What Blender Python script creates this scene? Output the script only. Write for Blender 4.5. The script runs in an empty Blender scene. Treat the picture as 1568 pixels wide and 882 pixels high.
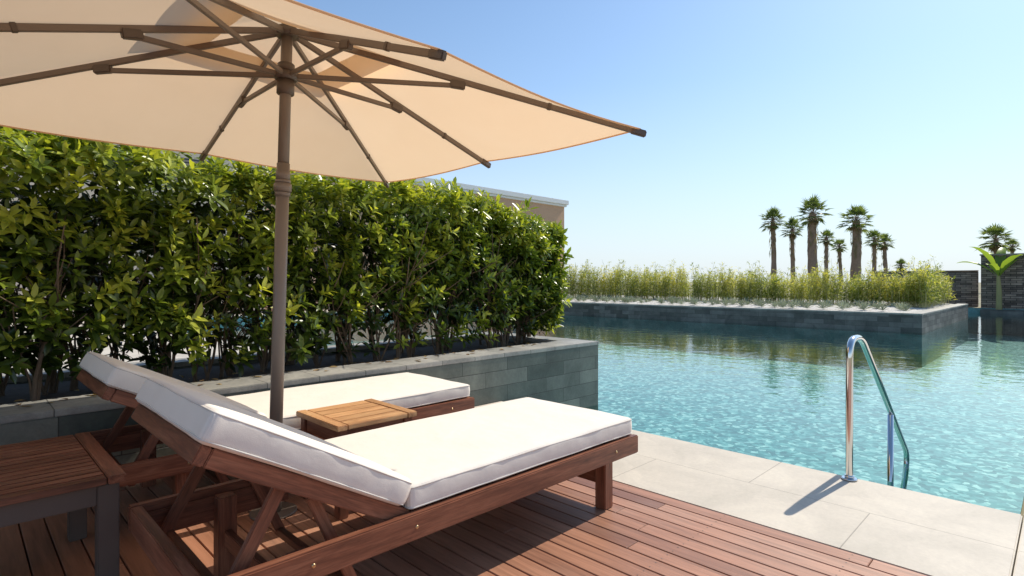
import bpy, bmesh, math, random
import numpy as np
from mathutils import Vector, Matrix, noise as mnoise
random.seed(7); rng=np.random.default_rng(7)
S=bpy.context.scene
S.view_settings.view_transform='Standard'
S.view_settings.look='None'; S.view_settings.exposure=0
COL=S.collection
WL=-0.30   # water level

# ------------------------------------------------------------------ materials
class M:
    def __init__(s,name):
        s.m=bpy.data.materials.new(name); s.m.use_nodes=True
        s.n=s.m.node_tree.nodes; s.l=s.m.node_tree.links
        s.n.clear(); s.out=s.n.new('ShaderNodeOutputMaterial')
    def node(s,t,**k):
        x=s.n.new(t)
        for a,b in k.items():
            if a.startswith('i_'): s.set(x,a[2:].replace('_',' '),b)
            else: setattr(x,a,b)
        return x
    def set(s,x,key,v):
        sock=x.inputs[int(key)] if key.isdigit() else x.inputs[key]
        if isinstance(v,bpy.types.NodeSocket): s.l.new(v,sock)
        else:
            if isinstance(v,tuple) and len(v)==3 and sock.type=='RGBA': v=v+(1,)
            sock.default_value=v
    def obj(s): return s.node('ShaderNodeTexCoord').outputs['Object']
    def world(s): return s.node('ShaderNodeNewGeometry').outputs['Position']
    def mapping(s,v,scale=(1,1,1)):
        n=s.node('ShaderNodeMapping'); s.l.new(v,n.inputs[0]); n.inputs['Scale'].default_value=scale; return n.outputs[0]
    def noise(s,v,scale,detail=3,rough=.5,dist=0):
        return s.node('ShaderNodeTexNoise',i_Vector=v,i_Scale=scale,i_Detail=detail,i_Roughness=rough,i_Distortion=dist).outputs[0]
    def ramp(s,f,stops):
        n=s.node('ShaderNodeValToRGB'); s.l.new(f,n.inputs[0]); e=n.color_ramp.elements
        while len(e)<len(stops): e.new(.5)
        for i,(p,c) in enumerate(stops): e[i].position=p; e[i].color=tuple(c)+(1,)
        return n.outputs[0]
    def mix(s,f,a,b,mode='MIX'):
        n=s.node('ShaderNodeMix',data_type='RGBA',blend_type=mode)
        for k,v in ((0,f),(6,a),(7,b)):
            if isinstance(v,bpy.types.NodeSocket): s.l.new(v,n.inputs[k])
            else: n.inputs[k].default_value=(v+(1,)) if isinstance(v,tuple) else v
        return n.outputs[2]
    def math(s,op,a,b=0.0):
        n=s.node('ShaderNodeMath',operation=op); s.set(n,'0',a); s.set(n,'1',b); return n.outputs[0]
    def bump(s,h,strength=.3,dist=.01):
        return s.node('ShaderNodeBump',i_Height=h,i_Strength=strength,i_Distance=dist).outputs[0]
    def bsdf(s,col,rough=.6,normal=None,metal=0,spec=.5):
        b=s.node('ShaderNodeBsdfPrincipled')
        s.set(b,'Base Color',col); s.set(b,'Roughness',rough); s.set(b,'Metallic',metal); s.set(b,'Specular IOR Level',spec)
        if normal: s.l.new(normal,b.inputs['Normal'])
        return b.outputs[0]
    def done(s,sh): s.l.new(sh,s.out.inputs[0]); return s.m

def wood(name,axis,c1,c2,c3,rough=.45):
    m=M(name); o=m.obj()
    r=m.node('ShaderNodeObjectInfo').outputs['Random']
    off=m.node('ShaderNodeVectorMath',operation='ADD'); m.l.new(o,off.inputs[0])
    cb=m.node('ShaderNodeCombineXYZ',i_X=m.math('MULTIPLY',r,37.),i_Y=m.math('MULTIPLY',r,11.),i_Z=m.math('MULTIPLY',r,23.)).outputs[0]
    m.l.new(cb,off.inputs[1])
    sc=[14,14,14]; sc[axis]=1.1
    v=m.mapping(off.outputs[0],tuple(sc))
    n1=m.noise(v,2.2,5,.6,.8); n2=m.noise(v,14,3,.6)
    c=m.ramp(n1,[(.3,c1),(.5,c2),(.72,c3)])
    c=m.mix(.45,c,m.mix(1.0,c,m.ramp(n2,[(.35,(.45,.45,.45)),(.65,(1.15,1.15,1.15))]),'MULTIPLY'))
    vr=m.math('ADD',m.math('MULTIPLY',r,.4),.8)
    c=m.mix(1.0,c,m.node('ShaderNodeCombineColor',i_Red=vr,i_Green=vr,i_Blue=vr).outputs[0],'MULTIPLY')
    return m.done(m.bsdf(c,rough,m.bump(n2,.25,.002)))
RW=((.13,.043,.021),(.235,.080,.040),(.35,.14,.075))
LW=((.36,.17,.075),(.56,.30,.135),(.67,.41,.20))
red=[wood('teak_red_%s'%'xyz'[i],i,*RW) for i in range(3)]
light=[wood('teak_light_%s'%'xyz'[i],i,*LW) for i in range(3)]

def fabric(name,col,ws=900):
    m=M(name); o=m.obj()
    n=m.noise(o,9,3); w=m.noise(o,ws/2,1); n3=m.noise(o,3.2,2,.5,.8)
    c=m.mix(m.ramp(n,[(.3,(0,0,0)),(.7,(1,1,1))]),tuple(x*.96 for x in col),col)
    hh=m.math('ADD',m.math('ADD',m.math('MULTIPLY',n,.8),m.math('MULTIPLY',n3,1.6)),m.math('MULTIPLY',w,.12))
    return m.done(m.bsdf(c,.85,m.bump(hh,.35,.012),spec=.2))
cush=fabric('cushion_fabric',(.80,.74,.66))
pipe=fabric('piping_fabric',(.66,.61,.55))

def canopy_mat():
    m=M('canopy_fabric'); o=m.obj()
    w=m.noise(o,260,1); n=m.noise(o,2.5,3)
    c=m.mix(n,(.82,.59,.37),(.86,.64,.42))
    nb=m.bump(m.math('ADD',n,m.math('MULTIPLY',w,.05)),.25,.03)
    d=m.node('ShaderNodeBsdfDiffuse',i_Color=c,i_Normal=nb).outputs[0]
    t=m.node('ShaderNodeBsdfTranslucent',i_Color=c,i_Normal=nb).outputs[0]
    mx=m.node('ShaderNodeMixShader',i_Fac=.50); m.l.new(d,mx.inputs[1]); m.l.new(t,mx.inputs[2])
    return m.done(mx.outputs[0])
canopyM=canopy_mat()
def simple(name,col,rough=.5,metal=0,var=.15,ns=6,bump=0,spec=.5):
    m=M(name); o=m.obj(); n=m.noise(o,ns,4)
    c=m.mix(n,tuple(x*(1-var) for x in col),tuple(min(1,x*(1+var)) for x in col))
    nb=m.bump(m.noise(o,ns*6,3),.3,bump) if bump else None
    return m.done(m.bsdf(c,rough,nb,metal,spec))
poleM=simple('bronze_paint',(.20,.155,.12),.42,0,.06)
bronzeD=simple('bronze_dark',(.12,.09,.068),.45)
steel=simple('polished_steel',(.75,.74,.72),.09,1,.03)
boltM=simple('brass_bolt',(.6,.45,.25),.3,1)
graphite=simple('table_leg_wood_stain',(.11,.08,.065),.5)
plaster=simple('brown_render',(.58,.37,.24),.9,0,.08,2,.004)
plasterL=simple('pale_render',(.60,.50,.40),.9,0,.06,2,.004)
whiteP=simple('white_cornice_paint',(.80,.79,.77),.7,0,.03)
glassD=simple('dark_window_glass',(.03,.035,.04),.08)
shutter=simple('louvre_paint',(.25,.2,.17),.6)
soil=simple('planter_soil',(.07,.05,.035),1,0,.5,14,.02)
bark=simple('branch_bark',(.15,.105,.07),.9,0,.35,20,.004)
palmbark=simple('palm_bark',(.26,.19,.14),1,0,.4,6,.03)

def stone_blocks(name,c1,c2,mort,bw,bh,rough=.6,msz=.004,planar=False,offs=(0,0),nz=1.0):
    m=M(name); g=m.world()
    s=m.node('ShaderNodeSeparateXYZ',i_Vector=g)
    if planar: v=m.node('ShaderNodeCombineXYZ',i_X=m.math('ADD',s.outputs[1],offs[0]),i_Y=m.math('ADD',s.outputs[0],offs[1])).outputs[0]
    else:
        v=m.node('ShaderNodeCombineXYZ',i_X=m.math('ADD',s.outputs[0],s.outputs[1]),i_Y=s.outputs[2]).outputs[0]
    b=m.node('ShaderNodeTexBrick',i_Vector=v,i_Color1=c1,i_Color2=c2,i_Mortar=mort,i_Scale=1.,i_Bias=0.)
    b.inputs['Mortar Size'].default_value=msz; b.inputs['Mortar Smooth'].default_value=.3
    b.inputs['Brick Width'].default_value=bw; b.inputs['Row Height'].default_value=bh
    n1=m.noise(g,2.3,6,.65,.6); n2=m.noise(g,38,4,.7)
    c=m.mix(.8*nz,b.outputs[0],m.mix(1.0,b.outputs[0],m.ramp(n1,[(.3,(.6,.62,.6)),(.5,(1,1,1)),(.72,(1.5,1.5,1.45))]),'MULTIPLY'))
    c=m.mix(.5*nz,c,m.mix(1.0,c,m.ramp(n2,[(.3,(.75,.75,.75)),(.7,(1.25,1.25,1.25))]),'MULTIPLY'))
    h=m.math('ADD',m.math('MULTIPLY',b.outputs[1],-1.0),m.math('MULTIPLY',n2,.35))
    return m.done(m.bsdf(c,rough,m.bump(h,.5,.006)))
wallM=stone_blocks('slate_wall',(.075,.088,.074),(.175,.185,.155),(.045,.046,.04),.62,.16,.42)
islM=stone_blocks('island_slate_wall',(.07,.068,.062),(.17,.16,.148),(.04,.038,.035),.62,.16,.6)
capM=stone_blocks('slate_cap',(.27,.262,.235),(.35,.335,.30),(.10,.10,.09),.9,.41,.6,planar=True)
copM=stone_blocks('pool_coping_stone',(.55,.49,.40),(.60,.54,.45),(.36,.32,.26),1.30,.5625,.7,.003,planar=True,offs=(-.11,-2.935),nz=.42)
ledge=stone_blocks('ledger_stone',(.10,.078,.065),(.32,.255,.21),(.02,.018,.015),.45,.11,.8,.012)
tilewall=stone_blocks('pool_wall_tile',(.10,.24,.26),(.15,.32,.34),(.15,.28,.28),.05,.05,.3,.003)

def poolfloor():
    m=M('pool_mosaic_caustics'); g=m.world()
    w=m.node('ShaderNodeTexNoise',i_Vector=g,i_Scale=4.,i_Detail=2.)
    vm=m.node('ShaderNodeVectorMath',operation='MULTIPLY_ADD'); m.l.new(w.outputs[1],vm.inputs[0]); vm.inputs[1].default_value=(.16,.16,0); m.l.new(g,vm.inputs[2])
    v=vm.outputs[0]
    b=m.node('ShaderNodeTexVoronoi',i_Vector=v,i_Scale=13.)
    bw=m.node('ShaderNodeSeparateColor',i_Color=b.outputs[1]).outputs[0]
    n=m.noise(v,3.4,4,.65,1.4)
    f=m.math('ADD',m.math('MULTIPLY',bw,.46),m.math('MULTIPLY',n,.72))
    c=m.ramp(f,[(.34,(.025,.145,.145)),(.54,(.075,.275,.270)),(.70,(.19,.45,.435)),(.86,(.60,.80,.74))])  # aqua mosaic tones with a dappled caustic light pattern painted in
    return m.done(m.bsdf(c,.5))
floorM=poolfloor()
def water():
    m=M('pool_water'); g=m.world()
    n=m.noise(g,2.4,2,.5,.4); n2=m.noise(g,10,2,.5)
    h=m.math('ADD',n,m.math('MULTIPLY',n2,.16))
    nb=m.bump(h,.45,.018)
    t=m.node('ShaderNodeBsdfTransparent',i_Color=(.80,.955,.94)).outputs[0]
    gl=m.node('ShaderNodeBsdfGlossy',i_Roughness=.02,i_Normal=nb,i_Color=(1,1,1)).outputs[0]
    fr=m.node('ShaderNodeFresnel',i_IOR=1.34,i_Normal=nb).outputs[0]
    mx=m.node('ShaderNodeMixShader',i_Fac=fr); m.l.new(t,mx.inputs[1]); m.l.new(gl,mx.inputs[2])
    return m.done(mx.outputs[0])
waterM=water()
def leafmat(name,stops,trans=.35,rough=.35,spec=.5):
    m=M(name)
    a=m.node('ShaderNodeAttribute',attribute_name='tint').outputs['Fac']
    c=m.ramp(a,stops)
    p=m.bsdf(c,rough,spec=spec)
    t=m.node('ShaderNodeBsdfTranslucent',i_Color=m.mix(1.0,c,(1.6,1.5,.6),'MULTIPLY')).outputs[0]
    mx=m.node('ShaderNodeMixShader',i_Fac=trans); m.l.new(p,mx.inputs[1]); m.l.new(t,mx.inputs[2])
    return m.done(mx.outputs[0])
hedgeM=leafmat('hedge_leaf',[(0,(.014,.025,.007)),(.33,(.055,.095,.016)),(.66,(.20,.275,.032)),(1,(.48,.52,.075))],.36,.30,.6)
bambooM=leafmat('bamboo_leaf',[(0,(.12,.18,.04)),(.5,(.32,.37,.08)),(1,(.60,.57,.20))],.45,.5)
agaveM=leafmat('agave_leaf',[(0,(.20,.24,.17)),(1,(.42,.46,.36))],.1,.5)
palmM=leafmat('palm_leaf',[(0,(.26,.21,.13)),(.3,(.20,.18,.10)),(.35,(.07,.12,.035)),(1,(.22,.29,.10))],.38,.4)
bananaM=leafmat('banana_leaf',[(0,(.20,.30,.05)),(1,(.36,.48,.10))],.45,.35)
def deckmat():
    m=M('deck_boards_wood'); g=m.world()
    a=m.node('ShaderNodeAttribute',attribute_name='tint').outputs['Fac']
    cb=m.node('ShaderNodeCombineXYZ',i_Z=m.math('MULTIPLY',a,50.)).outputs[0]
    ad=m.node('ShaderNodeVectorMath',operation='ADD'); m.l.new(g,ad.inputs[0]); m.l.new(cb,ad.inputs[1])
    v=m.mapping(ad.outputs[0],(24,1.4,1))
    n=m.noise(v,1.6,5,.6,.6); n2=m.noise(v,9,3)
    base=m.ramp(a,[(0,(.25,.105,.06)),(.35,(.35,.155,.086)),(.7,(.43,.20,.115)),(1,(.55,.30,.19))])
    c=m.mix(1.0,base,m.ramp(n,[(.3,(.66,.64,.62)),(.55,(1,1,1)),(.75,(1.2,1.22,1.25))]),'MULTIPLY')
    d=m.noise(g,1.3,4); c=m.mix(m.ramp(d,[(.5,(0,0,0)),(.8,(.4,.4,.4))]),c,(.46,.33,.25))
    return m.done(m.bsdf(c,.5,m.bump(n2,.2,.002)))
deckM=deckmat()
def gravelmat():
    m=M('white_gravel'); g=m.world()
    v=m.node('ShaderNodeTexVoronoi',i_Vector=g,i_Scale=22.)
    c=m.mix(m.node('ShaderNodeSeparateColor',i_Color=v.outputs[1]).outputs[0],(.42,.39,.34),(.70,.67,.62))
    return m.done(m.bsdf(c,.9,m.bump(v.outputs[0],.8,.02)))
gravelM=gravelmat()
def groundmat():
    m=M('sandy_ground'); g=m.world()
    n=m.noise(g,.08,6,.6); n2=m.noise(g,1.5,5,.6)
    c=m.mix(m.ramp(n,[(.4,(0,0,0)),(.6,(1,1,1))]),(.34,.28,.19),(.17,.18,.07))
    c=m.mix(.5,c,m.mix(n2,(.12,.13,.06),(.42,.36,.25)))
    return m.done(m.bsdf(c,.95))
groundM=groundmat()
gapM=simple('under_deck_shade',(.03,.022,.018),1)  # near-black colour standing in for shade between the boards

# ------------------------------------------------------------------ helpers
def empty(name,loc=(0,0,0),rot=(0,0,0)):
    e=bpy.data.objects.new(name,None); e.location=loc; e.rotation_euler=rot; e.empty_display_size=.2; COL.objects.link(e); return e
def mkobj(name,verts,faces,mat,parent=None,smooth=False,loc=(0,0,0),tint=None):
    me=bpy.data.meshes.new(name); me.from_pydata(verts,[],faces)
    if mat: me.materials.append(mat)
    if smooth: me.polygons.foreach_set('use_smooth',[True]*len(me.polygons))
    if tint is not None:
        a=me.attributes.new('tint','FLOAT','POINT'); a.data.foreach_set('value',np.asarray(tint,dtype=np.float32))
    me.update()
    o=bpy.data.objects.new(name,me); o.location=loc; COL.objects.link(o)
    if parent: o.parent=parent
    return o
def bm_obj(name,bm,mat,parent=None,loc=(0,0,0),rot=(0,0,0),smooth=False):
    me=bpy.data.meshes.new(name); bm.to_mesh(me); bm.free(); me.materials.append(mat)
    if smooth: me.polygons.foreach_set('use_smooth',[True]*len(me.polygons))
    o=bpy.data.objects.new(name,me); o.location=loc; o.rotation_euler=rot; COL.objects.link(o)
    if parent: o.parent=parent
    return o
def box(name,x0,x1,y0,y1,z0,z1,mat,parent=None,rot=(0,0,0),bev=.004):
    bm=bmesh.new(); bmesh.ops.create_cube(bm,size=1)
    d=(x1-x0,y1-y0,z1-z0)
    bmesh.ops.scale(bm,vec=d,verts=bm.verts)
    if bev: bmesh.ops.bevel(bm,geom=bm.edges[:],offset=bev,segments=2,affect='EDGES',clamp_overlap=True)
    if isinstance(mat,list): mat=mat[int(np.argmax(d))]
    return bm_obj(name,bm,mat,parent,((x0+x1)/2,(y0+y1)/2,(z0+z1)/2),rot)
def beam(name,p,q,w,h,mat,parent=None,bev=.003,up=(0,0,1)):
    p=Vector(p);q=Vector(q); d=q-p; L=d.length
    x=d.normalized(); u=Vector(up); y=u.cross(x); 
    if y.length<1e-4: y=Vector((0,1,0)).cross(x)
    y.normalize(); z=x.cross(y)
    bm=bmesh.new(); bmesh.ops.create_cube(bm,size=1); bmesh.ops.scale(bm,vec=(L,w,h),verts=bm.verts)
    if bev: bmesh.ops.bevel(bm,geom=bm.edges[:],offset=bev,segments=2,affect='EDGES',clamp_overlap=True)
    if isinstance(mat,list): mat=mat[0]
    o=bm_obj(name,bm,mat,parent)
    R=Matrix((x,y,z)).transposed().to_4x4(); R.translation=(p+q)/2
    o.matrix_local=R
    return o
def cyl(name,p,q,r,mat,parent=None,r2=None,seg=24,bev=0):
    p=Vector(p);q=Vector(q); d=q-p
    bm=bmesh.new(); bmesh.ops.create_cone(bm,segments=seg,radius1=r,radius2=r if r2 is None else r2,depth=d.length,cap_ends=True)
    if bev: bmesh.ops.bevel(bm,geom=[e for e in bm.edges if abs(e.verts[0].co.z-e.verts[1].co.z)<1e-5],offset=bev,segments=2,affect='EDGES')
    for f in bm.faces: f.smooth=len(f.verts)==4
    o=bm_obj(name,bm,mat,parent)
    R=d.to_track_quat('Z','Y').to_matrix().to_4x4(); R.translation=(p+q)/2; o.matrix_local=R
    return o
def tube(name,pts,r,mat,parent=None,cyclic=False,smoothc=False):
    cu=bpy.data.curves.new(name,'CURVE'); cu.dimensions='3D'; cu.bevel_depth=r; cu.bevel_resolution=5; cu.use_fill_caps=True
    sp=cu.splines.new('POLY'); sp.points.add(len(pts)-1)
    for i,p in enumerate(pts): sp.points[i].co=(*p,1)
    sp.use_cyclic_u=cyclic; sp.use_smooth=True
    cu.materials.append(mat)
    o=bpy.data.objects.new(name,cu); COL.objects.link(o)
    if parent: o.parent=parent
    return o
def fillet(pts,r,n=8):
    out=[Vector(pts[0])]
    for i in range(1,len(pts)-1):
        a,b,c=Vector(pts[i-1]),Vector(pts[i]),Vector(pts[i+1])
        u=(a-b).normalized(); v=(c-b).normalized()
        p0=b+u*r; p1=b+v*r
        for k in range(n+1):
            t=k/n; out.append(p0*(1-t)**2+b*2*t*(1-t)+p1*t*t)
    out.append(Vector(pts[-1])); return out

LT=np.array([(0,0,0),(.3,-.42,.03),(.3,0,-.03),(.3,.42,.03),(.68,-.40,.02),(.68,0,-.05),(.68,.40,.02),(1,0,-.10)])
LF=[(0,1,2),(0,2,3),(1,4,5,2),(2,5,6,3),(4,7,5),(5,7,6)]
BT=np.array([(0,0,0),(.4,-.5,-.02),(.4,.5,-.02),(1,0,-.14)]); BF=[(0,1,3,2)]
def norm(a): return a/np.maximum(np.linalg.norm(a,axis=1,keepdims=True),1e-9)
def leaves(P,A,N,L,W,tint,template=LT,faces=LF):
    A=norm(A); Sd=norm(np.cross(A,N)); Z=np.cross(Sd,A)
    V=P[:,None,:]+A[:,None,:]*(L[:,None]*template[:,0])[:,:,None]+Sd[:,None,:]*(W[:,None]*template[:,1])[:,:,None]+Z[:,None,:]*(L[:,None]*template[:,2])[:,:,None]
    k=len(template); n=len(P)
    F=[]
    for f in faces:
        F.append((np.array(f)[None,:]+np.arange(n)[:,None]*k).tolist())
    F=[tuple(x) for g in F for x in g]
    return V.reshape(-1,3),F,np.repeat(tint,k)
def tubes(paths,sides=5):
    V=[];F=[]
    for pts,rad in paths:
        b=len(V); n=len(pts)
        for i,(p,r) in enumerate(zip(pts,rad)):
            p=Vector(p); d=(Vector(pts[min(i+1,n-1)])-Vector(pts[max(i-1,0)])).normalized()
            x=d.orthogonal().normalized() if i==0 else (x-d*x.dot(d)).normalized(); y=d.cross(x)
            for k in range(sides):
                a=2*math.pi*k/sides; V.append(tuple(p+(x*math.cos(a)+y*math.sin(a))*r))
        for i in range(n-1):
            for k in range(sides):
                F.append((b+i*sides+k,b+i*sides+(k+1)%sides,b+(i+1)*sides+(k+1)%sides,b+(i+1)*sides+k))
    return V,F

# ------------------------------------------------------------------ world, sun, camera
W=bpy.data.worlds.new('World'); S.world=W; W.use_nodes=True
wn=W.node_tree.nodes; wl=W.node_tree.links
sky=wn.new('ShaderNodeTexSky'); sky.sky_type='NISHITA'; sky.sun_disc=False
EL=45; AZ=-6
sky.sun_elevation=math.radians(EL); sky.sun_rotation=math.radians(90-AZ)
sky.air_density=1.0; sky.dust_density=.6; sky.ozone_density=1.0; sky.altitude=0
# pale sea haze: low-elevation sky goes towards a white-blue
tc=wn.new('ShaderNodeTexCoord'); sp=wn.new('ShaderNodeSeparateXYZ'); wl.new(tc.outputs['Generated'],sp.inputs[0])
mr=wn.new('ShaderNodeValToRGB'); wl.new(sp.outputs[2],mr.inputs[0])
e=mr.color_ramp.elements; e[0].position=0; e[0].color=(.92,.92,.92,1); e[1].position=.60; e[1].color=(0,0,0,1)
for p_,c_ in ((.08,.70),(.20,.36),(.33,.12)):
    q_=e.new(p_); q_.color=(c_,c_,c_,1)
tn=wn.new('ShaderNodeMix'); tn.data_type='RGBA'; tn.blend_type='MULTIPLY'; tn.inputs[0].default_value=1; wl.new(sky.outputs[0],tn.inputs[6]); tn.inputs[7].default_value=(.94,1.13,1.24,1)
mx=wn.new('ShaderNodeMix'); mx.data_type='RGBA'; wl.new(mr.outputs[0],mx.inputs[0]); wl.new(tn.outputs[2],mx.inputs[6]); mx.inputs[7].default_value=(5.8,6.35,6.95,1)
wl.new(mx.outputs[2],wn['Background'].inputs[0]); wn['Background'].inputs[1].default_value=.135
sd=bpy.data.lights.new('sun','SUN'); sd.energy=4.8; sd.angle=math.radians(.5); sd.color=(1,.92,.80)
so=bpy.data.objects.new('sun',sd); COL.objects.link(so)
dirv=Vector((math.cos(math.radians(EL))*math.cos(math.radians(AZ)),math.cos(math.radians(EL))*math.sin(math.radians(AZ)),math.sin(math.radians(EL))))
so.rotation_euler=dirv.to_track_quat('Z','Y').to_euler(); so.location=dirv*30
cd=bpy.data.cameras.new('camera'); cam=bpy.data.objects.new('camera',cd); COL.objects.link(cam); S.camera=cam
cam.location=(0,0,1.25); cam.rotation_euler=(math.radians(90),0,math.radians(-45))
cd.lens=19.56; cd.sensor_width=36; cd.shift_y=-.0057; cd.clip_start=.02; cd.clip_end=5000
def px(x,D,y=None,z=None):
    L=(x-784)/852*D
    return ((D+L)/math.sqrt(2),(D-L)/math.sqrt(2))

# ------------------------------------------------------------------ ground with pool hole
PX0,PX1,PY0,PY1=4.06,36.5,.17,22.0
R=3000
def ring(name,z,ox0,ox1,oy0,oy1,ix0,ix1,iy0,iy1,mat):
    v=[(ox0,oy0,z),(ox1,oy0,z),(ox1,oy1,z),(ox0,oy1,z),(ix0,iy0,z),(ix1,iy0,z),(ix1,iy1,z),(ix0,iy1,z)]
    return mkobj(name,v,[(0,1,5,4),(1,2,6,5),(2,3,7,6),(3,0,4,7)],mat)
ring('ground',-.06,-R,R,-R,R,PX0+.02,PX1-.02,PY0+.02,PY1-.02,groundM)
zb=-1.35
v=[(PX0+.02,PY0+.02,zb),(PX1,PY0+.02,zb),(PX1,PY1,zb),(PX0+.02,PY1,zb)]
pool=empty('swimming_pool')
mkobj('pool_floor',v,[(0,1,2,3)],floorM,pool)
vt=[(a,b,-.045) for a,b,_ in v]
mkobj('pool_sides',v+vt,[(0,1,5,4),(1,2,6,5),(2,3,7,6),(3,0,4,7)],tilewall,pool)
mkobj('water',[(a,b,WL) for a,b,_ in v],[(0,1,2,3)],waterM)
box('pool_coping',2.935,PX0,PY0+.004,4.22,-.05,0,copM,bev=.006)
box('pool_coping',2.935,PX0,-6,PY0-.002,-.05,0,copM,bev=.006)
box('pool_coping',PX0+.004,PX1+2,-6,PY0,-.05,0,copM,bev=.006)
box('garden_terrace',-12,PX0,6.2,40,-.05,0,copM,bev=.008)
box('garden_terrace',PX0+.002,PX1+2,PY1,PY1+1.8,-.05,0,copM,bev=.008)
# deck
V=[];F=[];T=[]
def board(x0,x1,y0,y1,z0,z1,t):
    c=.003; b=len(V)
    V.extend([(x0,y0,z0),(x1,y0,z0),(x1,y1,z0),(x0,y1,z0),(x0,y0,z1-c),(x1,y0,z1-c),(x1,y1,z1-c),(x0,y1,z1-c),(x0+c,y0+c,z1),(x1-c,y0+c,z1),(x1-c,y1-c,z1),(x0+c,y1-c,z1)])
    for k in range(4):
        j=(k+1)%4; F.append((b+k,b+j,b+4+j,b+4+k)); F.append((b+4+k,b+4+j,b+8+j,b+8+k))
    F.append((b+8,b+9,b+10,b+11)); T.extend([t]*12)
x=2.928
while x>-6:
    y=-5-random.random()*2
    while y<4.2:
        L=random.uniform(1.6,3.0); y1=min(y+L,4.205)
        board(x-.094,x,y,y1-.003,-.035,0,min(1,max(0,random.gauss(.45,.25)))); y=y1
    x-=.1
mkobj('wooden_deck',V,F,deckM,tint=T)
mkobj('deck_gap_shade',[(-6,-7,-.04),(2.93,-7,-.04),(2.93,4.21,-.04),(-6,4.21,-.04)],[(0,1,2,3)],gapM)  # added dark sheet, paints the shade seen through the board gaps
V=[];F=[]
x=2.928
while x>-1.5:
    for yy in np.arange(-.5,4.2,.6):
        for dx in (.022,.072):
            b=len(V)
            for k in range(6):
                a=k*math.pi/3; V.append((x-dx+.0032*math.cos(a),yy+.0032*math.sin(a),.0012))
            F.append(tuple(range(b,b+6)))
    x-=.1
mkobj('deck_screws',V,F,bronzeD)

# ------------------------------------------------------------------ hedge planter
pl=empty('hedge_planter')
WY=4.22; WX=5.77; WT=.50
box('front_wall',-6,WX,WY,WY+.40,-1.4,WT-.045,wallM,pl,bev=.004)
box('end_wall',WX-.30,WX,WY+.402,6.2,-1.4,WT-.045,wallM,pl,bev=.004)
box('back_wall',-6,WX-.302,5.9,6.198,-1.4,WT-.045,wallM,pl,bev=.004)
box('front_cap',-6,WX+.006,WY-.006,WY+.41,WT-.044,WT,capM,pl,bev=.006)
box('end_cap',WX-.31,WX+.006,WY+.412,6.2,WT-.044,WT,capM,pl,bev=.006)
box('back_cap',-6,WX-.312,5.9,6.2,WT-.044,WT,capM,pl,bev=.006)
N=60;V=[];F=[]
for i in range(N+1):
    for j in range(9):
        X=-6+(WX-.3+6)*i/N; Y=WY+.38+1.6*j/8
        V.append((X,Y,WT-.07+.04*mnoise.noise((X*2,Y*2,0))))
for i in range(N):
    for j in range(8): a=i*9+j; F.append((a,a+9,a+10,a+1))
mkobj('soil',V,F,soil,pl,True)

# hedge
hd=empty('hedge')
def lump(x,z): return .17*mnoise.noise((x*1.7,z*1.7,3.1))+.09*mnoise.noise((x*5,z*5,7.7))
shoots=[]
HX0,HX1,HY0,HY1,HZ1=-2.2,5.60,4.60,5.85,2.10
def topz(x,y):
    return HZ1+.07*mnoise.noise((x*1.3,y*1.3,1.2))+.08*mnoise.noise((x*4,y*4,9.))-max(0,x-3.8)*.10-(.04 if 1.5<x<3.0 else 0)+(.05 if x<1.2 else 0)
for i in range(2500):   # front
    x=random.uniform(HX0,HX1); z=.55+1.6*random.random()**.8
    if z>topz(x,HY0): continue
    dens=.58 if z<.85 else 1
    if random.random()>dens: continue
    d=random.random()**2*.38
    lp=lump(x,z)
    y=HY0+.11+lp*1.0+d+max(0,.9-z)*.25
    shoots.append((x,y,z,random.gauss(.3,.45),-1+random.gauss(0,.3),random.gauss(.85,.45),max(0,d+lp*.8)))
for i in range(1200):   # top
    x=random.uniform(HX0,HX1); y=random.uniform(HY0+.05,HY1); z=topz(x,y)+random.gauss(0,.03)
    if random.random()<.16: z+=random.uniform(.03,.17)
    shoots.append((x,y,z,random.gauss(.1,.3),random.gauss(-.15,.3),1.3,0))
for i in range(360):    # right end
    y=random.uniform(HY0+.05,HY1); z=.6+1.35*random.random()
    d=random.random()**2*.2
    shoots.append((HX1-.02+lump(y,z)*.6-d,y,z,1+random.gauss(0,.3),random.gauss(-.2,.4),random.gauss(.5,.4),d))
P=[];A=[];Nn=[];Ls=[];Ws=[];Ts=[]
for (x,y,z,dx,dy,dz,dep) in shoots:
    ax=Vector((dx,dy,dz)).normalized(); u=ax.orthogonal().normalized(); w=ax.cross(u)
    n=random.randint(7,12); ph=random.random()*6.28
    big=random.uniform(.75,1.25)*1.22; young=random.random()
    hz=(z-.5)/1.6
    base=.17+.38*hz+.26*(young-.4) -.7*dep  # tint drops with depth, painting shade into the hedge interior
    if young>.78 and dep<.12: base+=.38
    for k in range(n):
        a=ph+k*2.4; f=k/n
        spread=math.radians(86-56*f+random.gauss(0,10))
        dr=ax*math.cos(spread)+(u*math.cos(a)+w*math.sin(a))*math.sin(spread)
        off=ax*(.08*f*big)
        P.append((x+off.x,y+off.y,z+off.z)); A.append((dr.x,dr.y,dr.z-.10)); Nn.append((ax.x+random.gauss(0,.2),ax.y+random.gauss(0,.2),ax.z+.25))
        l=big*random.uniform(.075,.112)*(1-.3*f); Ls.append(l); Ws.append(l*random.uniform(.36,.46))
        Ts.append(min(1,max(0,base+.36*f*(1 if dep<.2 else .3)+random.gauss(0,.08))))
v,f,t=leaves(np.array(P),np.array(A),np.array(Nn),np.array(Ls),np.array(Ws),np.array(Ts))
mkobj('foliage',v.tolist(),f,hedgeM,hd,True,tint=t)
n=11000   # inner leaves as simple blades, interior shade put in as a darker tint
P=np.stack([rng.uniform(HX0,HX1-.1,n),rng.uniform(HY0+.3,HY1,n),.70+1.25*rng.random(n)**.75],1)
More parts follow.
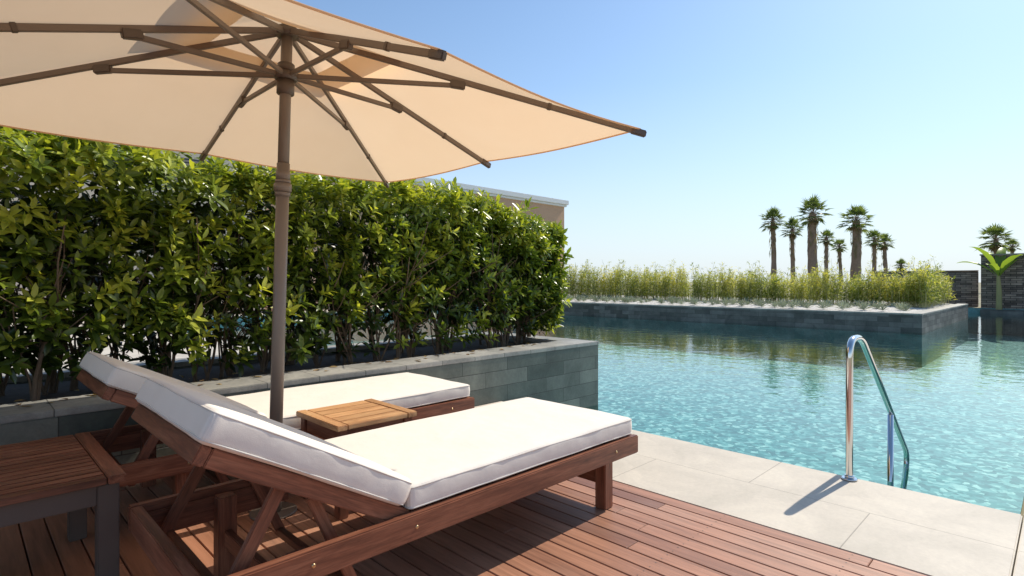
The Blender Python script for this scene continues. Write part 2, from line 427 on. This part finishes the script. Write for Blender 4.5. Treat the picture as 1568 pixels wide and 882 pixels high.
A=rng.normal(0,1,(n,3)); Nn=rng.normal(0,1,(n,3))+[0,0,1]
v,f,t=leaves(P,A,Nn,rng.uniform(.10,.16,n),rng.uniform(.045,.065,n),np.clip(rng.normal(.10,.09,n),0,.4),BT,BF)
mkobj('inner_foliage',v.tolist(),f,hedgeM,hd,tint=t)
paths=[]
for i in range(64):
    x=HX0+ (HX1-HX0)*(i+.5)/64+random.gauss(0,.05); y=random.uniform(4.85,5.5)
    for j in range(random.randint(3,5)):
        sx=random.gauss(0,.18); sy=random.gauss(-.06,.18); h=random.uniform(1.0,1.45)
        pts=[(x+sx*s*(1.2-.2*s)+.02*math.sin(s*9+j),y+sy*s,WT-.08+h*s) for s in (0,.15,.3,.45,.6,.8,1)]
        r0=random.uniform(.008,.016)
        paths.append((pts,[r0*(1-.75*s) for s in (0,.15,.3,.45,.6,.8,1)]))
        for q in range(3):
            s=random.uniform(.2,.7); bp=Vector(pts[0]).lerp(Vector(pts[-1]),s); e=bp+Vector((random.gauss(0,.15),random.gauss(-.18,.15),random.uniform(.15,.3)))
            paths.append(([tuple(bp),tuple(bp.lerp(e,.5)+Vector((0,0,-.02))),tuple(e)],[.006,.005,.003]))
v,f=tubes(paths); mkobj('branches',v,f,bark,hd,True)
P=[];A=[];Nn=[];Ls=[];Ws=[];Ts=[]
for i in range(110):
    x=random.uniform(-1,5.4); y=WY+.15+abs(random.gauss(.25,.2)) ; a=random.random()*6.28
    if y<WY+.4: zz=WT+.006
    else: zz=WT-.02
    P.append((x,y,zz)); A.append((math.cos(a),math.sin(a),random.gauss(0,.08))); Nn.append((random.gauss(0,.2),random.gauss(0,.2),1)); Ls.append(random.uniform(.05,.09)); Ws.append(.032); Ts.append(random.random())
v,f,t=leaves(np.array(P),np.array(A),np.array(Nn),np.array(Ls),np.array(Ws),np.array(Ts))
mkobj('fallen_leaves',v.tolist(),f,leafmat('dry_leaf',[(0,(.16,.08,.03)),(1,(.34,.24,.09))],.1,.7),tint=t)

# ------------------------------------------------------------------ island planter
isl=empty('island_planter')
IX0,IX1,IY0,IY1=20.8,31.8,3.15,21.9; IT=.29
for nm,z0,z1,mt in (('',WL-.06,IT-.05,islM),('_underwater',-1.4,WL-.061,tilewall)):
    box('near_wall'+nm,IX0,IX0+.35,IY0,IY1,z0,z1,mt,isl,bev=0)
    box('side_wall'+nm,IX0+.352,IX1,IY0,IY0+.35,z0,z1,mt,isl,bev=0)
    box('far_wall'+nm,IX1-.35,IX1,IY0+.352,IY1,z0,z1,mt,isl,bev=0)
box('near_cap',IX0-.01,IX0+.36,IY0-.01,IY1,IT-.049,IT,capM,isl)
box('side_cap',IX0+.362,IX1,IY0-.01,IY0+.36,IT-.049,IT,capM,isl)
V=[];F=[]
for i in range(23):
    for j in range(41):
        X=IX0+.3+(IX1-IX0-.6)*i/22; Y=IY0+.3+(IY1-IY0-.3)*j/40
        V.append((X,Y,IT-.03+min(.10,.04*i)*min(1,j*.4)+.02*mnoise.noise((X,Y,0))))
for i in range(22):
    for j in range(40): a=i*41+j; F.append((a,a+41,a+42,a+1))
mkobj('white_gravel_bed',V,F,gravelM,smooth=True)
P=[];A=[];Nn=[];Ls=[];Ws=[];Ts=[]
for row,X in enumerate((21.6,22.3,23.0,23.7,24.4)):
    y=IY0+.6+row*.2
    while y<IY1-.3:
        x=X+random.gauss(0,.1); yy=y+random.gauss(0,.1); s=random.uniform(.7,1.35); tt=random.random()
        for k in range(13):
            a=k*2.4; e=.25+.08*k
            d=(math.cos(a)*math.cos(e),math.sin(a)*math.cos(e),math.sin(e))
            P.append((x,yy,IT+.03)); A.append(d); Nn.append((-math.cos(a)*math.sin(e),-math.sin(a)*math.sin(e),math.cos(e)))
            Ls.append(.27*s); Ws.append(.05*s); Ts.append(min(1,max(0,tt+random.gauss(0,.1))))
        y+=random.uniform(.4,.75)
v,f,t=leaves(np.array(P),np.array(A),np.array(Nn),np.array(Ls),np.array(Ws),np.array(Ts))
mkobj('agave_bed',v.tolist(),f,agaveM,tint=t)
bamb=empty('bamboo_hedge'); paths=[]; P=[];A=[];Nn=[];Ls=[];Ws=[];Ts=[]
n=1400
for i in range(n):
    if i<950: x=25.0+abs(random.gauss(0,.9)); y=random.uniform(IY0+.5,IY1)
    elif i<1150: x=random.uniform(25.0,31.3); y=IY0+.5+abs(random.gauss(0,.6))
    else: x=random.uniform(25.3,31.2); y=random.uniform(IY0+.5,IY1)
    h=random.uniform(.90,1.30)+.55*mnoise.noise((x*.9,y*.9,0))+max(0,(y-9)*.040)
    if random.random()<.15: h+=random.uniform(.2,.55)
    lx,ly=random.gauss(0,.13),random.gauss(0,.13)
    z0=IT+.03
    pts=[(x+lx*s*s*h,y+ly*s*s*h,z0+h*s) for s in (0,.4,.75,1)]
    paths.append((pts,[.011,.009,.006,.003]))
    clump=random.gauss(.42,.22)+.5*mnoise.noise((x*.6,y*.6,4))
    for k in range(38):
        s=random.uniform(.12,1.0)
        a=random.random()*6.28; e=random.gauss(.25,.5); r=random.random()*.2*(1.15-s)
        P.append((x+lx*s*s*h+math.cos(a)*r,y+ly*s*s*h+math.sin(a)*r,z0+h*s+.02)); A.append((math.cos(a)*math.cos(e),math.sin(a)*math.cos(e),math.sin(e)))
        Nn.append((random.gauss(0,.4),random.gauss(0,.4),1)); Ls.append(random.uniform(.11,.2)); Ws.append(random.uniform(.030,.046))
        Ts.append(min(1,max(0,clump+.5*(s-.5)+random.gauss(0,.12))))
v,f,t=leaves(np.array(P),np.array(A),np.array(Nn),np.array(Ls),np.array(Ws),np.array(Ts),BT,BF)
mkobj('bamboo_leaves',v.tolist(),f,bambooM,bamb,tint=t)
v,f=tubes(paths,3); mkobj('canes',v,f,simple('bamboo_cane',(.4,.38,.15),.5),bamb)

# ------------------------------------------------------------------ garden walls at right
gw=empty('stone_garden_wall')
box('wall_body',36.9,37.5,-12,3.15,-.9,2.60,ledge,gw,bev=.02)
box('wall_cap',36.85,37.55,-12,3.2,2.601,2.67,capM,gw,bev=.01)
bw_=empty('boundary_wall')
box('wall_body',38,38.3,3.36,8.2,-.05,1.82,ledge,bw_,bev=.02)
box('wall_cap',37.95,38.35,3.36,8.25,1.821,1.88,simple('terracotta_cap',(.3,.2,.14),.8),bw_,bev=.01)

def banana(loc,h,seed):
    random.seed(seed); e=empty('banana_plant',loc)
    V,F=tubes([([(0,0,0),(.03,0,h*.25),(.0,.03,h*.45)],[.13,.11,.07])],10); mkobj('stem',V,F,simple('banana_stem',(.3,.28,.12),.6),e,True)
    V=[];F=[];T=[]
    for k in range(8):
        a=k*2.4+.5; el=math.radians(random.uniform(50,84)); L=h*random.uniform(.38,.60); wd=.21
        d=Vector((math.cos(a)*math.cos(el),math.sin(a)*math.cos(el),math.sin(el))); sdv=d.cross(Vector((0,0,1))).normalized()
        p=Vector((0,0,h*.42)); b=len(V); n=12; tt=random.random()
        for i in range(n+1):
            s=i/n; w=wd*math.sin(math.pi*min(1,max(.04,(s-.15)/.87 if s>.15 else .04)))**.6 if s>.15 else .02
            if i==n: w=.01
            w*=random.uniform(.82,1.05)
            nn=sdv.cross(d).normalized()
            V+= [tuple(p-sdv*w+nn*w*.3),tuple(p),tuple(p+sdv*w+nn*w*.3)]; T+=[tt]*3
            d=(d+Vector((math.cos(a)*.05,math.sin(a)*.05,-.16*s))).normalized(); p=p+d*L/n
        for i in range(n):
            q=b+i*3; F+=[(q,q+1,q+4,q+3),(q+1,q+2,q+5,q+4)]
    mkobj('leaves',V,F,bananaM,e,True,tint=T)
box('planting_ledge',36.0,36.88,.9,3.1,-1.3,-.10,islM,bev=.01)
banana((36.4,2.42,-.11),3.75,5)

# ------------------------------------------------------------------ palms
def palm(x,ytop,D,tr,cr,seed):
    rs=np.random.default_rng(seed); random.seed(seed)
    X,Y=px(x,D); H=1.25+D*(432-ytop)/852; e=empty('palm_tree',(X,Y,-.06),(0,0,random.random()*6))
    th=H-cr*.75
    pts=[(.12*math.sin(s*2.5+seed)*s*2,.1*s,th*s) for s in np.linspace(0,1,10)]
    V,F=tubes([(pts,[tr*(1.25-.45*s)*(1+.05*math.sin(i*2.7)) for i,s in enumerate(np.linspace(0,1,10))])],10)
    mkobj('trunk',V,F,palmbark,e,True)
    c=np.array(pts[-1]); P=[];A=[];Nn=[];Ls=[];Ws=[];Ts=[];pet=[]
    for k in range(58):
        a=k*2.4; dead=k>=48
        el=math.radians(84-k*2.5) if not dead else math.radians(-50-rs.uniform(0,35))
        el+=rs.normal(0,.14)
        d=np.array([math.cos(a)*math.cos(el),math.sin(a)*math.cos(el),math.sin(el)])
        pl_=cr*rs.uniform(.42,.75)*(.5 if dead else 1)
        q=c+d*pl_+np.array([0,0,-.08*cr*(1-math.sin(max(el,0)))])
        pet.append(([tuple(c),tuple(q)],[.03,.015]))
        sd_=np.cross(d,[0,0,1.]); sd_/=max(np.linalg.norm(sd_),1e-6); up=np.cross(sd_,d)
        tt=.1+rs.uniform(0,.12) if dead else rs.uniform(.4,1)
        for j in range(13):
            th_=math.radians(-95+190*j/12)
            dd=d*math.cos(th_)+sd_*math.sin(th_)+np.array([0,0,-.28])+up*.1
            P.append(q);A.append(dd);Nn.append(up+rs.normal(0,.25,3));Ls.append(cr*rs.uniform(.34,.54)*(1-.3*abs(th_)/2) );Ws.append(.085*cr/1.3);Ts.append(tt)
    for k in range(int(60*tr/.3)):
        a=rs.uniform(0,6.28); z=th*rs.uniform(.55,1)
        P.append((pts[-1][0]+tr*math.cos(a),pts[-1][1]+tr*math.sin(a),z));A.append((math.cos(a)*.35,math.sin(a)*.35,-1));Nn.append((math.cos(a),math.sin(a),.3));Ls.append(.6);Ws.append(.12);Ts.append(rs.uniform(0,.25))
    v,f,t=leaves(np.array(P,float),np.array(A,float),np.array(Nn,float),np.array(Ls),np.array(Ws),np.array(Ts),BT,BF)
    mkobj('fronds',v.tolist(),f,palmM,e,tint=t)
    v,f=tubes(pet,3); mkobj('petioles',v,f,palmbark,e)
for i,a in enumerate([(1184,322,60,.26,1.45),(1214,338,68,.24,1.45),(1246,307,58,.44,1.75),(1266,354,80,.26,1.4),(1288,367,84,.24,1.3),(1309,318,58,.44,1.75),(1338,354,76,.26,1.4),(1357,360,80,.26,1.45),(1378,398,85,.22,1.1),(1527,347,66,.3,2.0),(1548,368,80,.2,1.1)]):
    palm(*a,seed=i+11)

# ------------------------------------------------------------------ building behind
bd=empty('terrace_building')
BY=24.5; BX1=29.6; BH=6.55
box('walls',-25,BX1,BY,BY+12,-.05,BH,plaster,bd,bev=.02)
box('cornice',-25,BX1+.22,BY-.22,BY+12.2,BH+.001,BH+.30,whiteP,bd,bev=.02)
box('cornice_lip',-25,BX1+.12,BY-.12,BY+12.1,BH-.14,BH-.001,whiteP,bd,bev=.02)
box('pale_wing',-25,9.2,BY-.6,BY-.002,-.05,BH-.16,plasterL,bd,bev=.02)
for i in range(9):
    x0=-22+i*3.4
    for z0,z1 in ((5.1,6.0),(1.0,3.2)):
        box('window_glass_%d_%d'%(i,int(z0)),x0,x0+1.9,BY-.61 ,BY-.602,z0,z1,glassD,bd,bev=0)
        for k in range(int((z1-z0)/.12)):
            box('louvre_%d_%d_%d'%(i,int(z0),k),x0,x0+1.9,BY-.66,BY-.625,z0+.03+k*.12,z0+.10+k*.12,shutter,bd,bev=0)
for i in range(4):
    x0=12+i*4.2; box('right_window_%d'%i,x0,x0+1.6,BY-.03,BY-.003,1.0,3.2,glassD,bd,bev=0); box('right_sill_%d'%i,x0-.1,x0+1.7,BY-.1,BY-.003,.9,.99,whiteP,bd)

# ------------------------------------------------------------------ pool handrail
hr=empty('pool_handrail'); HYY=.98
pts=fillet([(4.0,HYY,0),(4.0,HYY,.885),(4.28,HYY,.885),(5.05,HYY,.32),(5.80,HYY,-.235),(5.55,HYY,-.62),(5.16,HYY,-.80)],.12)
tube('rail',pts,.021,steel,hr)
cyl('post',(5.15,HYY,.22),(5.15,HYY,-1.34),.021,steel,hr)
cyl('flange',(4.0,HYY,.001),(4.0,HYY,.014),.045,steel,hr,bev=.003)
cyl('collar',(4.0,HYY,.014),(4.0,HYY,.03),.027,steel,hr)

# ------------------------------------------------------------------ cushions
def cushion(name,dx,dy,dz,parent,loc,rot=(0,0,0),seed=0,puff=.012):
    bm=bmesh.new(); bmesh.ops.create_cube(bm,size=2)
    bmesh.ops.subdivide_edges(bm,edges=bm.edges[:],cuts=34,use_grid_fill=True)
    r=.020; hx,hy,hz=dx/2,dy/2,dz/2
    g=lambda u:math.copysign(1-(1-abs(u))**2.0,u)
    for v in bm.verts:
        u=v.co.copy()
        p=Vector((g(u.x)*hx,g(u.y)*hy,u.z*hz))
        q=Vector((max(-hx+r,min(hx-r,p.x)),max(-hy+r,min(hy-r,p.y)),max(-hz+r,min(hz-r,p.z))))
        d=p-q
        if d.length>1e-6: p=q+d.normalized()*r
        a,b=p.x/hx,p.y/hy
        if u.z>.99: p.z+=puff*(1-a**4)*(1-b**4)
        nx=mnoise.noise((p.x*3+seed,p.y*3,p.z*3)); n2=mnoise.noise((p.x*9+seed,p.y*9,p.z*5))
        p.z+=nx*.004+n2*.0015
        if abs(u.y)>.99: p.y+=math.copysign(.005*(1-u.z**2)+n2*.003+.003*mnoise.noise((p.x*16+seed,p.z*10,2)),u.y)
        if abs(u.x)>.99: p.x+=math.copysign(.005*(1-u.z**2)+n2*.004,u.x)
        v.co=p
    o=bm_obj(name,bm,cush,parent,loc,rot,True)
    for k,z in enumerate((hz-.012,-hz+.012)):
        pp=[]
        for cx,cy,a0 in ((hx-r,hy-r,0),(-hx+r,hy-r,90),(-hx+r,-hy+r,180),(hx-r,-hy+r,270)):
            for s in range(5):
                a=math.radians(a0+s*22.5); pp.append(Vector((cx+(r+.001)*math.cos(a),cy+(r+.001)*math.sin(a),z)))
        fin=[]
        for i in range(len(pp)):
            a_,b_=pp[i],pp[(i+1)%len(pp)]; m_=max(1,int((b_-a_).length/.05))
            for s in range(m_):
                q=a_.lerp(b_,s/m_); q=Vector((q.x,q.y,q.z+mnoise.noise((q.x*3+seed,q.y*3,q.z*3))*.004)); fin.append(q)
        t=tube(name+'_piping_%d'%k,fin,.003,pipe,parent,True); t.location=loc; t.rotation_euler=rot
    return o

# ------------------------------------------------------------------ sun lounger
def lounger(X,Y,ang,seed,name='sun_lounger',W=.88):
    e=empty(name,(X,Y,0)); L=2.30; rt=.37; rb=.27
    for s,y0 in (('near',0),('far',W-.038)):
        box('side_rail_'+s,0,L,y0,y0+.038,rb,rt,red,e,bev=.005)
    box('foot_rail',L-.04,L-.001,.039,W-.039,rb+.002,rt-.002,red,e)
    box('head_rail',.002,.042,.039,W-.039,rb+.002,rt-.002,red,e)
    for n_,x0 in (('foot',L-.27),('head',.30)):
        for s,y0 in (('near',.040),('far',W-.110)):
            box('leg_%s_%s'%(n_,s),x0,x0+.075,y0,y0+.07,0,rt-.03,red,e,bev=.005)
        box('leg_stretcher_'+n_,x0+.022,x0+.052,.11,W-.11,.13,.20,red,e)
    x=.76; k=0
    while x<L-.08:
        box('seat_slat_%d'%k,x,x+.065,.040,W-.040,rt-.032,rt-.006,red,e,bev=.003); x+=.085; k+=1
    box('inner_ledger_near',.05,L-.05,.0385,.058,rb+.01,rt-.034,red,e); box('inner_ledger_far',.05,L-.05,W-.058,W-.0385,rb+.01,rt-.034,red,e)
    hx,hz=.74,rt+.0
    c,s=math.cos(ang),math.sin(ang)
    def bp(u,y,w): return (hx-u*c+w*s, y, hz+u*s+w*c)
    LB=.78
    for sd_,y in (('near',.062),('far',W-.062)):
        beam('back_rail_'+sd_,bp(-.02,y,-.02),bp(LB,y,-.02),.034,.06,red,e,.004)
    u=.06;k=0
    while u<LB:
        beam('back_slat_%d'%k,bp(u,.081,.0),bp(u,W-.081,.0),.06,.02,red,e,.003,up=(s,0,c)) ; u+=.085; k+=1
    beam('back_head_bar',bp(LB+.02,.045,-.02),bp(LB+.02,W-.045,-.02),.036,.06,red,e,.004,up=(s,0,c))
    for sd_,y in (('near',.10),('far',W-.10)):
        beam('prop_'+sd_,bp(.50,y,-.05),(.10,y,rb-.02),.024,.045,red,e)
        beam('brace_'+sd_,bp(.36,y+.03,-.05),(.58,y+.03,.10),.022,.04,red,e)
        beam('notch_rail_'+sd_,(.04,y+.055,rb-.01),(.62,y+.055,rb-.01),.022,.05,red,e)
    beam('prop_cross_bar',(.12,.09,rb-.02),(.12,W-.09,rb-.02),.03,.03,red,e)
    beam('brace_cross_bar',(.57,.05,.11),(.57,W-.05,.11),.03,.035,red,e)
    for x0 in (.76,.35,L-.22):
        cyl('bolt_%d'%int(x0*100),(x0,-.004,rt-.05),(x0,.004,rt-.05),.007,boltM,e,bev=.002)
    cushion('seat_cushion',1.53,W-.05,.100,e,(.74+1.53/2+.005,W/2,rt+.053),(0,0,0),seed)
    CB=.80
    cc=bp(CB/2+.035,W/2,.064)
    cushion('back_cushion',CB,W-.05,.105,e,cc,(0,ang,0),seed+5,.010)
    return e
lounger(.48,1.75,math.radians(29),1)
lounger(.50,3.20,math.radians(27),9)

def table(name,X,Y,w,d,h,mat,legmat,leg=.06,slat=.06):
    e=empty(name,(X,Y,0))
    box('frame_left',0,.06,0,d,h-.03,h,mat,e); box('frame_right',w-.06,w,0,d,h-.03,h,mat,e)
    n=max(3,int(round(d/slat))); p=d/n
    for k in range(n):
        box('slat_%d'%k,.064,w-.064,k*p+.002,(k+1)*p-.004,h-.028,h-.002,mat,e,bev=.003)
    for i,(x,y) in enumerate(((.02,.02),(w-.02-leg,.02),(.02,d-.02-leg),(w-.02-leg,d-.02-leg))):
        box('leg_%d'%i,x,x+leg,y,y+leg,0,h-.031,legmat,e)
    a=h-.11
    box('apron_near',.02+leg,w-.02-leg,.03,.055,a,h-.032,legmat,e); box('apron_far',.02+leg,w-.02-leg,d-.055,d-.03,a,h-.032,legmat,e)
    box('apron_left',.03,.055,.02+leg,d-.02-leg,a,h-.032,legmat,e); box('apron_right',w-.055,w-.03,.02+leg,d-.02-leg,a,h-.032,legmat,e)
    return e
table('side_table',1.40,2.68,.50,.50,.50,light,red,.055,.10)
table('coffee_table',-.47,2.61,.945,.87,.50,red,graphite,.07,.058)

# ------------------------------------------------------------------ parasol
um=empty('garden_parasol',(1.22,3.05,0),(0,0,math.radians(2.2)))
ux,uy=.07,-.01
def pz(z): return (ux*z/2.6,uy*z/2.6,z)
cyl('pole_lower',pz(.02),pz(1.9),.034,poleM,um,seg=32)
cyl('pole_upper',pz(1.9),pz(2.70),.030,poleM,um,seg=32)
for z0,z1,r in ((1.72,1.745,.040),(1.745,1.79,.046),(1.79,1.81,.040),(1.81,1.86,.037)):
    cyl('pole_collar',pz(z0),pz(z1),r,poleM,um,bev=.003)
cyl('base_plate',(0,0,.001),(0,0,.012),.12,poleM,um,seg=40,bev=.003); cyl('base_socket',(0,0,.012),(0,0,.14),.042,poleM,um,bev=.004)
HX,HY,HZ=1.545,1.30,2.63; EZ=2.152
cx,cy=ux,uy
cyl('runner_hub',pz(2.36),pz(2.40),.062,bronzeD,um,bev=.006); cyl('runner_sleeve',pz(2.28),pz(2.36),.046,bronzeD,um,bev=.004); cyl('runner_top',pz(2.40),pz(2.45),.045,bronzeD,um,bev=.004)
cyl('top_hub',pz(2.60),pz(2.645),.065,bronzeD,um,bev=.006); cyl('top_cap',pz(2.645),pz(2.86),.022,bronzeD,um)
tips=[(1,0),(1,1),(0,1),(-1,1),(-1,0),(-1,-1),(0,-1),(1,-1)]
for i,(a,b) in enumerate(tips):
    tip=Vector((cx+a*HX,cy+b*HY,EZ-.012)); d2=Vector((a*HX,b*HY,0)).normalized()
    hub=Vector((cx,cy,HZ-.012))+d2*.05; 
    beam('rib_%d'%i,hub,tip+d2*.0,.020,.032,poleM,um,.003)
    dd=(tip-hub).normalized(); beam('rib_cap_%d'%i,tip-dd*.06,tip+dd*.035,.028,.040,bronzeD,um,.006)
    j=hub.lerp(tip,.45)+Vector((0,0,-.03)); k0=Vector((cx,cy,2.385))+d2*.05
    beam('strut_%d'%i,k0,j,.018,.026,poleM,um,.003)
    beam('joint_%d'%i,j-dd*.045,j+dd*.045+Vector((0,0,.01)),.034,.045,bronzeD,um,.006)
    m_=hub.lerp(tip,.72); beam('sleeve_%d'%i,m_-dd*.012,m_+dd*.012,.026,.038,bronzeD,um,.003)
def canopy(name,t0,t1,zoff,sag,n=16,mm=14,drop=.0,slopeK=1.0):
    V=[];F=[]
    for s in range(8):
        a=tips[s];b=tips[(s+1)%8]; base=len(V)
        for i in range(n+1):
            t=t0+(t1-t0)*i/n
            for j in range(mm+1):
                u=j/mm; x=(a[0]*(1-u)+b[0]*u)*HX*t; y=(a[1]*(1-u)+b[1]*u)*HY*t
                k=math.sin(math.pi*u)
                sc=1-.012*k*(t/1.0)**2
                V.append((cx+x*sc,cy+y*sc,HZ+.012+zoff-(HZ-EZ)*t*slopeK-sag*k*t+.02*t*(1-t)))
        for i in range(n):
            for j in range(mm):
                q=base+i*(mm+1)+j; F.append((q,q+1,q+mm+2,q+mm+1))
    o=mkobj(name,V,F,canopyM,um,True)
    bm=bmesh.new(); bm.from_mesh(o.data); bmesh.ops.remove_doubles(bm,verts=bm.verts,dist=.0005); bm.to_mesh(o.data); bm.free()
    return o
canopy('canopy',.20,1.0,0,.026)
canopy('vent_canopy',.0,.34,.075,-.012,6,10)
for s in range(8):
    a=tips[s];b=tips[(s+1)%8]; pts=[]
    for j in range(15):
        u=j/14;k=math.sin(math.pi*u);sc=1-.012*k
        pts.append((cx+(a[0]*(1-u)+b[0]*u)*HX*sc,cy+(a[1]*(1-u)+b[1]*u)*HY*sc,EZ+.010-.026*k))
    tube('hem_%d'%s,pts,.005,canopyM,um)
